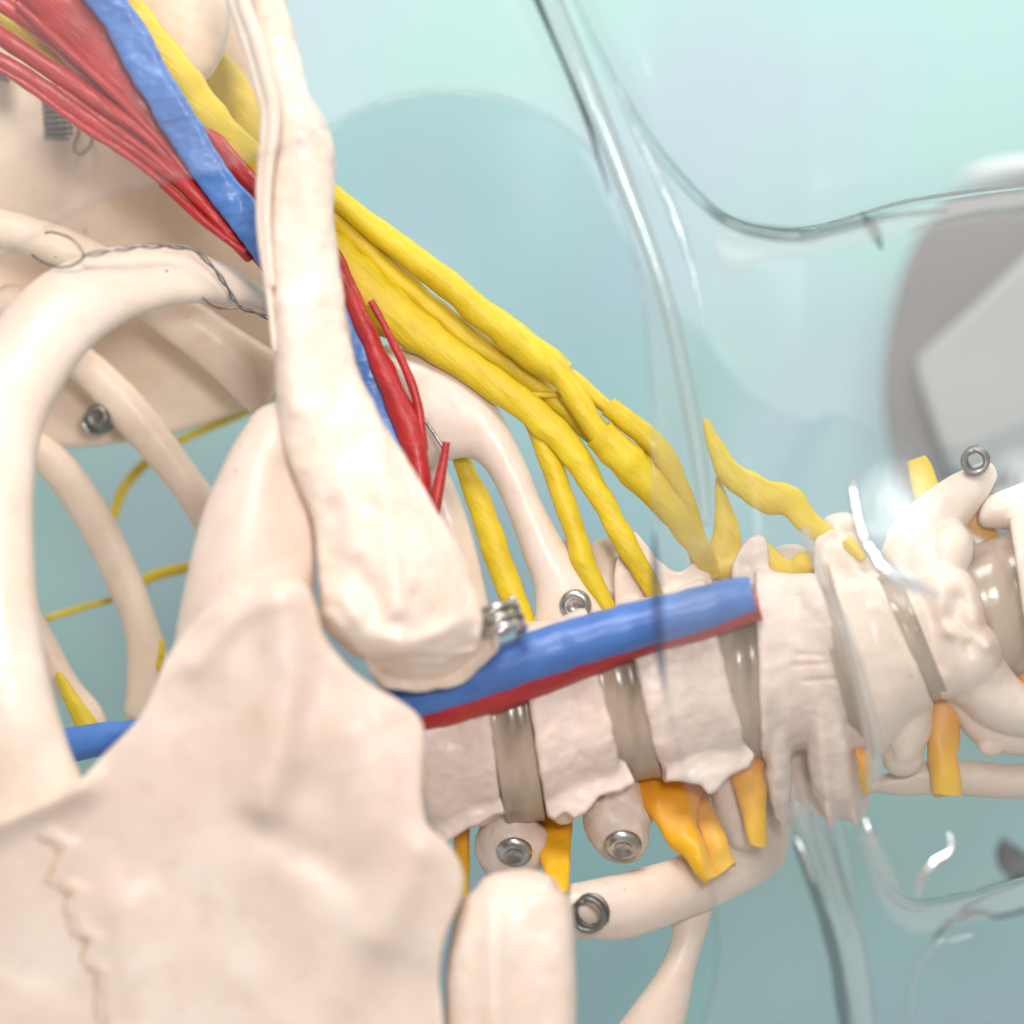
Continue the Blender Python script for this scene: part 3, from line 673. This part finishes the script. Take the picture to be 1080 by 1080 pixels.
artery('middle red tube of the upper left bundle, second from the top edge', [(-30, 18, 4, 10), (10, 44, 4, 10), (60, 78, 4, 10), (112, 114, 2, 9.5), (160, 148, -2, 8), (205, 196, -8, 8), (240, 232, -14, 6)], seed=44)
artery('lowest long red tube of the upper left bundle', [(-30, 48, 8, 9), (10, 70, 8, 9), (50, 96, 8, 9.5), (105, 134, 6, 9.5), (150, 163, 2, 9), (195, 194, -2, 10), (235, 240, -8, 7), (262, 272, -14, 5)], seed=45)
artery('fine red fibre along the lower side of the upper left bundle', [(-20, 62, 12, 4), (30, 92, 14, 4), (88, 134, 14, 4.5), (140, 168, 10, 4), (186, 206, 4, 4), (236, 252, -2, 3)], seed=61, wob=.3)
artery('fine red fibre lying on the broadest red band', [(18, 4, 14, 4), (70, 52, 10, 5), (120, 98, 6, 5), (168, 148, 2, 5), (214, 204, -4, 4)], seed=62, wob=.3)
artery('fine red fibre between the two long red tubes', [(60, 92, 14, 3), (110, 128, 13, 4), (160, 164, 8, 4), (205, 206, 0, 4), (244, 246, -6, 3)], seed=63, wob=.3)
artery('thin separate red twig with a cut end above the twisted wire', [(169, 193, 0, 3.4), (198, 219, 0, 4.4), (226, 242, -2, 4.6), (258, 266, -6, 4)], seed=46, ends=False)
artery('red tube glimpsed right of the blue wrapped tube by the collarbone', [(190, 110, -34, 6), (228, 150, -34, 10), (256, 185, -34, 12), (300, 240, -34, 12), (345, 285, -20, 12)], seed=47)
ar = thing('artery', (420, 430, 10), 'red tube emerging right of the collarbone with a side branch', 'artery', AG)
artery('', [(350, 268, -14, 10), (374, 322, -10, 10.5), (393, 365, -4, 11), (411, 405, 2, 13), (431, 455, 8, 14.5), (441, 495, 14, 12), (445, 560, 20, 11)], parent=ar, seed=48)
artery('', [(391, 317, 4, 4.2), (406, 345, 4, 4.2), (426, 385, 6, 4.5), (440, 425, 8, 5), (446, 475, 10, 6)], parent=ar, seed=49, ends=False)
artery('small cut red stub right of the red branch', [(471, 466, 24, 4), (467, 490, 24, 5), (462, 514, 26, 6.5), (456, 550, 28, 6), (450, 585, 28, 5)], seed=50, ends=False)

# ------------------------------------------------------------------ wires
tw = thing('twisted_wire', (170, 270, 60), 'twisted steel wire looped over the end of the thick arching rib', 'wire')
path = [(88, 270, 72), (120, 264, 68), (150, 260, 58), (178, 260, 42), (205, 264, 34), (226, 284, 24), (240, 304, 12), (252, 322, 4), (280, 334, -6), (320, 350, -16)]
C = crom(path, 130)
for s_ in (0, 1):
    pts = []
    for i, c in enumerate(C):
        a = i * .23 + PI * s_
        pts.append((c[0] + 1.5 * math.cos(a), c[1] + 1.9 * math.sin(a), c[2] + 1.9 * math.cos(a), 1.15))
    plain('strand', MB().tube(pts, n=260, seg=8), DARKSTEEL, tw)
plain('hook', MB().tube([(90, 270, 72, 1.25), (82, 258, 70, 1.25), (72, 250, 66, 1.25), (56, 245, 55, 1.25), (48, 246, 40, 1.2)], seg=8), DARKSTEEL, tw)
plain('hook', MB().tube([(92, 268, 72, 1.25), (80, 278, 72, 1.25), (64, 282, 68, 1.25), (46, 277, 58, 1.25), (34, 269, 45, 1.25)], seg=8), DARKSTEEL, tw)
plain('hook', MB().tube([(254, 322, 5, 1.25), (245, 325, 8, 1.25), (232, 325, 12, 1.25), (222, 321, 18, 1.25), (214, 314, 24, 1.25)], seg=8), DARKSTEEL, tw)
tag(plain('steel_rod', MB().tube([(424, 412, -24, 2), (446, 440, -20, 2), (470, 476, -16, 2)], seg=10), STEEL), 'thin straight steel rod behind the red branch', 'rod')

# ------------------------------------------------------------------ equipment behind
GREY = matte_mat('machine_grey', (.25, .228, .226), .05, .5); GREY2 = matte_mat('machine_light', (.43, .425, .42), .05, .45); WHITE = matte_mat('machine_white', (.78, .78, .79), .04, .4)
BLACK = matte_mat('black_plastic', (.07, .075, .08), .15, .4)
mc = thing('grey_machine', (1060, 360, -640), 'blurred grey machine housing behind the clear head', 'machine')
def ed(poly, d, h, n, name, mat):
    o = plain(name, MB().prism(poly, d, h, n=n), mat, mc, sharp=.6)
    b = o.modifiers.new('b', 'BEVEL'); b.width = 8 * S; b.segments = 3; b.limit_method = 'ANGLE'
ed([(1000, 205), (1160, 170), (1400, 160), (1400, 530), (1150, 540), (1000, 536), (955, 520), (938, 470), (932, 400), (944, 320), (966, 255)], -720, 60, 120, 'housing', GREY)
ed([(1130, 235), (1090, 262), (1030, 320), (966, 378), (968, 400), (984, 450), (1002, 500), (1060, 500), (1300, 480), (1300, 230)], -630, 26, None, 'light_panel', GREY2)
plain('rim', MB().tube([(1015, 187, -700, 4), (1040, 180, -690, 8), (1080, 174, -690, 9), (1180, 168, -690, 9), (1300, 168, -690, 9)]), WHITE, mc)
cl = thing('cable_clamp', (1060, 905, -420), 'small blurred black clamp with a drooping cable at the lower right edge', 'clamp')
plain('clamp_body', MB().loft([(1055, 885, 1062, 886, -420, 6), (1050, 900, 1078, 896, -420, 12), (1056, 920, 1100, 915, -420, 14), (1075, 930, 1140, 925, -420, 14)]), BLACK, cl)
plain('cable', MB().tube([(1090, 920, -420, 5), (1065, 932, -420, 4), (1040, 942, -420, 3.5), (1025, 952, -420, 3), (1016, 964, -420, 4)]), BLACK, cl)

# ------------------------------------------------------------------ clear plastic body shell
EDGE = crom([(-260, 400), (-50, 300), (90, 218), (160, 194), (205, 183), (250, 172), (300, 156), (350, 131), (415, 104), (480, 96), (545, 108), (600, 140), (640, 185), (672, 280), (686, 400), (690, 520), (692, 640), (702, 730), (730, 850), (752, 950), (756, 1010), (744, 1070), (715, 1150), (690, 1300)], 220)
CREASE = crom([(545, -60), (575, 0), (612, 80), (658, 190), (698, 300), (722, 400), (738, 500), (744, 556)], 60)
CREASE2 = crom([(846, 880), (868, 930), (890, 1000), (905, 1080), (915, 1150)], 40)
HEADUP = crom([(590, -40), (620, 30), (650, 90), (690, 155), (740, 212), (775, 236), (820, 246), (870, 240), (950, 216), (1020, 204), (1090, 196), (1240, 180)], 80)
HEADLO = crom([(905, 880), (920, 915), (938, 940), (965, 955), (1010, 948), (1060, 934), (1240, 880)], 60)
def pl_dist(x, y, C):
    best = np.full(x.shape, 1e9)
    for a, b in zip(C[:-1], C[1:]):
        v = b - a; L = v @ v + 1e-9
        t = np.clip(((x - a[0]) * v[0] + (y - a[1]) * v[1]) / L, 0, 1)
        best = np.minimum(best, np.hypot(x - a[0] - t * v[0], y - a[1] - t * v[1]))
    return best
def inside(x, y, poly):
    c = np.zeros(x.shape, bool)
    for (ax, ay), (bx, by) in zip(poly, np.roll(poly, -1, axis=0)):
        m = ((ay > y) != (by > y)) & (x < (bx - ax) * (y - ay) / (by - ay + 1e-12) + ax)
        c ^= m
    return c
def shell_d(x, y):
    d = 205 - .00010 * (x - 500) ** 2 - .00006 * (y - 560) ** 2 * 1.0
    # neck and head bulge about the spine
    ax = 690 - (x - 700) * .22
    neck = np.clip((x - 690) / 160, 0, 1)
    d = d - neck * .0011 * np.clip(np.abs(y - ax), 0, 420) ** 2 * .9
    d = d - 60 * np.exp(-(pl_dist(x, y, CREASE) / 26) ** 2) - 60 * np.exp(-(pl_dist(x, y, CREASE2) / 24) ** 2)
    d = d - 46 * np.exp(-(pl_dist(x, y, HEADUP) / 17) ** 2) - 40 * np.exp(-(pl_dist(x, y, HEADLO) / 18) ** 2)
    d = d + 10 * np.exp(-((x - 968) ** 2 + (y - 560) ** 2) / 50 ** 2) + 8 * np.exp(-((x - 1075) ** 2 + (y - 505) ** 2) / 30 ** 2)
    d = d + 3 * np.sin(x * .013 + y * .007) + 2.5 * np.sin(y * .021 - x * .009)
    return d
def shell_sheet(poly_hole, step, bounds, dfun):
    x0, y0, x1_, y1_ = bounds
    xs = np.arange(x0, x1_ + 1, step, float); ys = np.arange(y0, y1_ + 1, step, float)
    X, Y = np.meshgrid(xs, ys)
    ins = inside(X.ravel(), Y.ravel(), poly_hole).reshape(X.shape)
    # pull the vertices nearest the cut edge onto it
    P = poly_hole; flat = np.stack([X.ravel(), Y.ravel()], 1)
    best = np.full(len(flat), 1e9); proj = flat.copy()
    for a, b in zip(P[:-1], P[1:]):
        v = b - a; L = v @ v + 1e-9
        t = np.clip(((flat - a) @ v) / L, 0, 1); q = a + t[:, None] * v
        dd = np.hypot(*(flat - q).T); m = dd < best
        best[m] = dd[m]; proj[m] = q[m]
    near = (best < step * .75)
    flat[near] = proj[near]
    ins = ins.ravel() & ~near
    d = dfun(flat[:, 0], flat[:, 1])
    mb = MB(); mb.v = [(flat[i, 0], flat[i, 1], d[i]) for i in range(len(flat))]
    ny, nx = X.shape
    for j in range(ny - 1):
        for i in range(nx - 1):
            q = (j * nx + i, j * nx + i + 1, (j + 1) * nx + i + 1, (j + 1) * nx + i)
            if any(ins[k] for k in q): continue
            if all(near[k] for k in q): continue
            mb.f.append(q)
    used = sorted({k for f in mb.f for k in f}); mp = {k: i for i, k in enumerate(used)}
    mb.v = [mb.v[k] for k in used]; mb.f = [tuple(mp[k] for k in f) for f in mb.f]
    return mb
CLEAR = clear_mat('clear_plastic', veil=.08, edge=.30, gloss=.06, rough=.2, g0=.008)
RIM = clear_mat('clear_plastic_edge', veil=.02, edge=.08, gloss=.03, tint=(.93, .94, .95))
RIDGE = glass_mat('clear_plastic_thick', ior=1.28, clear=.25)
BACK = clear_mat('clear_plastic_back', veil=.02, edge=.12, gloss=.02, rough=.35, tint=(.89, .93, .94), haze=(.55, .68, .68))
sh = thing('clear_body_shell', (760, 500, 160), 'clear glossy plastic neck and shoulder shell covering the bones', 'shell')
hole = np.vstack([EDGE, [[690, 1400], [-400, 1400], [-400, 400]]])
plain('front_panel', shell_sheet(hole, 7, (-260, -200, 1300, 1260), shell_d), CLEAR, sh)
ed_d = shell_d(EDGE[:, 0], EDGE[:, 1])
plain('cut_edge', MB().tube([(x, y, d, 3.0) for (x, y), d in zip(EDGE[10:-10], ed_d[10:-10])], n=400, seg=10), RIM, sh)
# thick moulded creases
MILK = clear_mat('clear_plastic_milky', veil=.20, edge=.66, gloss=.2, haze=(.80, .86, .86), g0=.04)
mb = MB().loft([(536, -60, 572, -60, 150, 14), (562, 0, 594, 0, 148, 13), (600, 80, 626, 78, 146, 12), (648, 190, 668, 188, 144, 10), (690, 300, 706, 298, 140, 9), (714, 400, 730, 398, 136, 8), (732, 500, 747, 498, 130, 7), (740, 552, 748, 552, 124, 3)])
plain('moulded_crease', mb, MILK, sh)
DARKLINE = clear_mat('clear_plastic_dark', veil=.02, edge=.05, gloss=.05, tint=(.22, .25, .25))
plain('crease_line', MB().tube([(560, -20, 160, 2.2), (573, 15, 160, 2.4), (598, 75, 158, 1.8), (620, 130, 156, 2.4), (634, 176, 154, 1.2), (642, 205, 152, .6)], n=80, seg=8), DARKLINE, sh)
mb = MB().loft([(828, 850, 850, 846, 150, 5), (842, 890, 872, 884, 148, 9), (862, 940, 892, 934, 146, 10), (884, 1010, 914, 1004, 144, 11), (898, 1080, 924, 1076, 142, 11), (905, 1150, 932, 1150, 140, 11)])
plain('moulded_crease', mb, MILK, sh)
mb = MB().tube([(x, y, shell_d(np.array([x]), np.array([y]))[0] + 6, 2 + 4.5 * math.sin(PI * min(1, i / 76))) for i, (x, y) in enumerate(HEADUP)], n=160, flat=.7)
plain('moulded_crease', mb, RIDGE, sh)
mb = MB().tube([(x, y, shell_d(np.array([x]), np.array([y]))[0] + 6, 2 + 5 * math.sin(PI * min(1, i / 56))) for i, (x, y) in enumerate(HEADLO)], n=120, flat=.7)
plain('moulded_crease', mb, RIDGE, sh)
mb = MB().loft([(844, 560, 852, 556, 150, 3), (862, 610, 874, 606, 150, 5), (884, 670, 898, 666, 150, 6), (902, 730, 918, 728, 148, 7), (912, 790, 930, 788, 146, 7), (914, 832, 930, 832, 142, 5)])
plain('moulded_crease', mb, clear_mat('clear_plastic_cream', veil=.35, edge=.6, gloss=.15, haze=(.80, .74, .70)), sh)
def lip(st, d):
    plain('moulded_lip', MB().loft([(*q, d, 3) for q in st], seg=20, ex=2.2), MILKLIP, sh)
MILKLIP = clear_mat('clear_plastic_lip', veil=.16, edge=.40, gloss=.02, haze=(.80, .76, .76), g0=.0)
lip([(756, 238, 752, 268), (768, 245, 768, 290), (785, 250, 790, 286), (815, 254, 818, 272), (870, 248, 876, 262), (950, 224, 956, 246), (1020, 212, 1024, 232), (1080, 203, 1084, 222), (1180, 190, 1184, 215)], 176)
lip([(905, 880, 925, 884), (918, 925, 940, 915), (935, 960, 952, 942), (965, 984, 975, 955), (1010, 975, 1010, 950), (1060, 962, 1060, 936), (1180, 920, 1180, 890)], 168)
STREAK = clear_mat('clear_plastic_streak', veil=.07, edge=.45, gloss=.2, haze=(.82, .84, .86), g0=.03)
for q in ([(826, 800, 2), (840, 850, 7), (856, 900, 8), (872, 950, 3)], [(852, 826, 2), (866, 880, 9), (882, 930, 8), (896, 985, 3)], [(878, 846, 2), (888, 890, 8), (897, 930, 6), (905, 965, 2)], [(906, 838, 2), (914, 870, 6), (925, 905, 5), (938, 945, 2)]):
    plain('moulded_crease', MB().tube([(x, y, 152, r) for x, y, r in q], flat=.6, seg=16), STREAK, sh)
SMOKE = clear_mat('clear_plastic_ripple', veil=.04, edge=.2, gloss=.1, tint=(.62, .66, .66), g0=.02)
for q, m_ in (([(742, 214, 1), (762, 230, 5), (800, 244, 7), (850, 248, 7), (900, 238, 6), (940, 228, 4), (1000, 222, 2)], SMOKE), ([(908, 224, 1), (918, 236, 6), (926, 252, 5), (930, 264, 1)], SMOKE), ([(960, 244, 1), (1010, 230, 3), (1060, 222, 4), (1150, 212, 3)], SMOKE),
              ([(640, 60, 1), (668, 130, 5), (700, 200, 6), (726, 270, 4), (744, 350, 1)], STREAK), 
              ([(984, 992, 1), (1000, 974, 4), (1030, 962, 4), (1056, 966, 3), (1110, 950, 4)], SMOKE), ([(960, 1080, 3), (966, 1030, 6), (990, 996, 5), (1030, 984, 2)], STREAK), ([(838, 890, 2), (862, 950, 5), (880, 1010, 6), (892, 1090, 6), (898, 1150, 6)], SMOKE)):
    plain('ripple', MB().tube([(x, y, 158, r) for x, y, r in q], flat=.6, seg=16, wob=.25, wfreq=.03), m_, sh)
GLINT = clear_mat('clear_plastic_glint', veil=.0, edge=.12, gloss=.1, rough=.2, g0=.75, tint=(1, 1, 1))
def glint_bead(pts, sd):  # glossy strand added to draw a glare line on the shell
    plain('glint_bead', MB().tube(pts, flat=.8, wob=.35, seed=sd, wfreq=.09, seg=14), GLINT, sh)
glint_bead([(898, 498, 198, 1.5), (902, 530, 200, 4.5), (911, 565, 202, 6.5), (928, 593, 204, 9), (954, 613, 204, 10), (990, 629, 202, 2.5)], 1)
def glare_mat(name, rad, g0, streak):  # painted glare: gloss mask fading out from the patch centre
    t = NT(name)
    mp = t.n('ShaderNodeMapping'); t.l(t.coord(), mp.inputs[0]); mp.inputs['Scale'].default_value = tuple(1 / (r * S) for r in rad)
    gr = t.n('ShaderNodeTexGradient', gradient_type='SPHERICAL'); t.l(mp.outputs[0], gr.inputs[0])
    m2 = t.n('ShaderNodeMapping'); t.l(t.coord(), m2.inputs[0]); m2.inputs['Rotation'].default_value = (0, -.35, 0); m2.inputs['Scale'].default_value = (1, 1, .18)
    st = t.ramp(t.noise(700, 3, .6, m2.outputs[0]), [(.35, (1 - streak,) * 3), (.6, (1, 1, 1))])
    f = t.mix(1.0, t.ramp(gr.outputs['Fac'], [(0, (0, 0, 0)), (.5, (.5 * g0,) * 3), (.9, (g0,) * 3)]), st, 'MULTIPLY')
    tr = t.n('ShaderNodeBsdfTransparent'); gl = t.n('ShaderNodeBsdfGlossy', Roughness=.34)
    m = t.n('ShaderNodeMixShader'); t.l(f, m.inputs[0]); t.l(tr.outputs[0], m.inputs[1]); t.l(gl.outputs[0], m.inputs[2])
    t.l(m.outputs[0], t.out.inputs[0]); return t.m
def glare_patch(cx, cy, rx, ry, d, g0, streak=.5):  # tilted sheet added only to carry a glare spot on the shell
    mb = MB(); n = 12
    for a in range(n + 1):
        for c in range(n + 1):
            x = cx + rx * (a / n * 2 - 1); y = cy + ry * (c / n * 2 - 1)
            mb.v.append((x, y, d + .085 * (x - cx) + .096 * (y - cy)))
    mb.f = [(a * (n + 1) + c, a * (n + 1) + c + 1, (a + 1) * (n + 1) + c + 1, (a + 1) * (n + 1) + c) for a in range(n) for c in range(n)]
    plain('glare_patch', mb, glare_mat('plastic_glare', (rx, 1e4, ry), g0, streak), sh)
glare_patch(946, 532, 46, 50, 214, .13)
glare_patch(965, 600, 84, 44, 222, .03, .2)
glare_patch(1085, 508, 44, 40, 214, .10)
glint_bead([(1001, 878, 176, 1), (1003, 896, 176, 4.5), (986, 910, 177, 6), (972, 924, 177, 6), (968, 944, 176, 2)], 20)
glint_bead([(840, 884, 160, 1), (850, 905, 161, 3.5), (858, 930, 161, 1)], 21)
glint_bead([(912, 862, 160, 1), (918, 880, 161, 3.5), (924, 896, 161, 1)], 22)
plain('crease_line', MB().tube([(690, 560, 206, 1), (691, 600, 206, 5), (693, 640, 206, 7), (696, 690, 206, 5), (702, 730, 206, 1)], flat=.3), clear_mat('clear_plastic_blue', veil=.02, edge=.05, gloss=.03, tint=(.62, .66, .74)), sh)
# rear half of the shell, seen through the opening
BK = crom([(300, 250), (330, 170), (360, 128), (420, 104), (480, 97), (545, 110), (600, 140), (660, 240), (720, 330), (745, 352), (770, 318), (800, 290), (870, 270), (1000, 240), (1240, 200), (1300, 500), (1080, 446), (1020, 468), (960, 468), (910, 448), (880, 437), (855, 442)], 200)
plain('back_panel', MB().prism([(300, 700), (300, 250), (320, 175), (360, 128), (420, 104), (480, 97), (545, 110), (600, 140), (650, 230), (700, 310), (742, 352), (760, 380), (800, 420), (850, 442), (880, 436), (910, 446), (960, 467), (1020, 468), (1080, 446), (1300, 380), (1300, 900), (700, 1300), (300, 1300)], -420, 1.5, n=260, dslope=lambda x, y: -.0006 * (y - 600) ** 2 * .5), BACK, sh)

# ------------------------------------------------------------------ light
w = bpy.data.worlds.new('World'); scene.world = w; w.use_nodes = True
bg = w.node_tree.nodes['Background']; bg.inputs[0].default_value = (1.0, .98, .97, 1); bg.inputs[1].default_value = .54
def area(name, loc, target, size, power, col=(1, 1, 1), sy=None):
    l = bpy.data.lights.new(name, 'AREA'); l.energy = power; l.color = col; l.size = size * S
    if sy: l.shape = 'RECTANGLE'; l.size_y = sy * S
    o = bpy.data.objects.new(name, l); COL.objects.link(o)
    o.location = W2(loc); o.rotation_euler = (W2(target) - o.location).to_track_quat('-Z', 'Y').to_euler()
    return o
def W2(p): return Vector(((p[0] - 540) * S, -p[2] * S, (540 - p[1]) * S))
area('key_lamp', (100, -1900, 1900), (480, 560, 0), 1100, 5.1, (1, .975, .95))
area('added_wall_light', (2300, -1900, -300), (900, 100, -1100), 1400, 2.1, (.96, 1, .99))  # unseen lamp, added to brighten the wall at upper right
area('added_glint_lamp', (900, 60, 2700), (700, 560, 0), 420, 2.0, (1, .99, .97))  # small unseen lamp, added for glints on plastic and tubes

cam = bpy.data.cameras.new('camera'); co = bpy.data.objects.new('camera', cam); COL.objects.link(co); scene.camera = co
co.location = (0, -D * S, 0); co.rotation_euler = (PI / 2, 0, 0)
cam.lens = 36 * D / 1080; cam.sensor_width = 36; cam.clip_start = .01; cam.clip_end = 50
cam.dof.use_dof = True; cam.dof.focus_distance = (D + 45) * S; cam.dof.aperture_fstop = 3.4
scene.view_settings.view_transform = 'Standard'; scene.view_settings.look = 'None'; scene.view_settings.exposure = 0
scene.render.engine = 'CYCLES'
scene.cycles.max_bounces = 8; scene.cycles.transparent_max_bounces = 20; scene.cycles.use_adaptive_sampling = True; scene.cycles.adaptive_threshold = .02; scene.cycles.diffuse_bounces = 4; scene.cycles.caustics_refractive = False; scene.cycles.caustics_reflective = False
scene.cycles.use_denoising = True
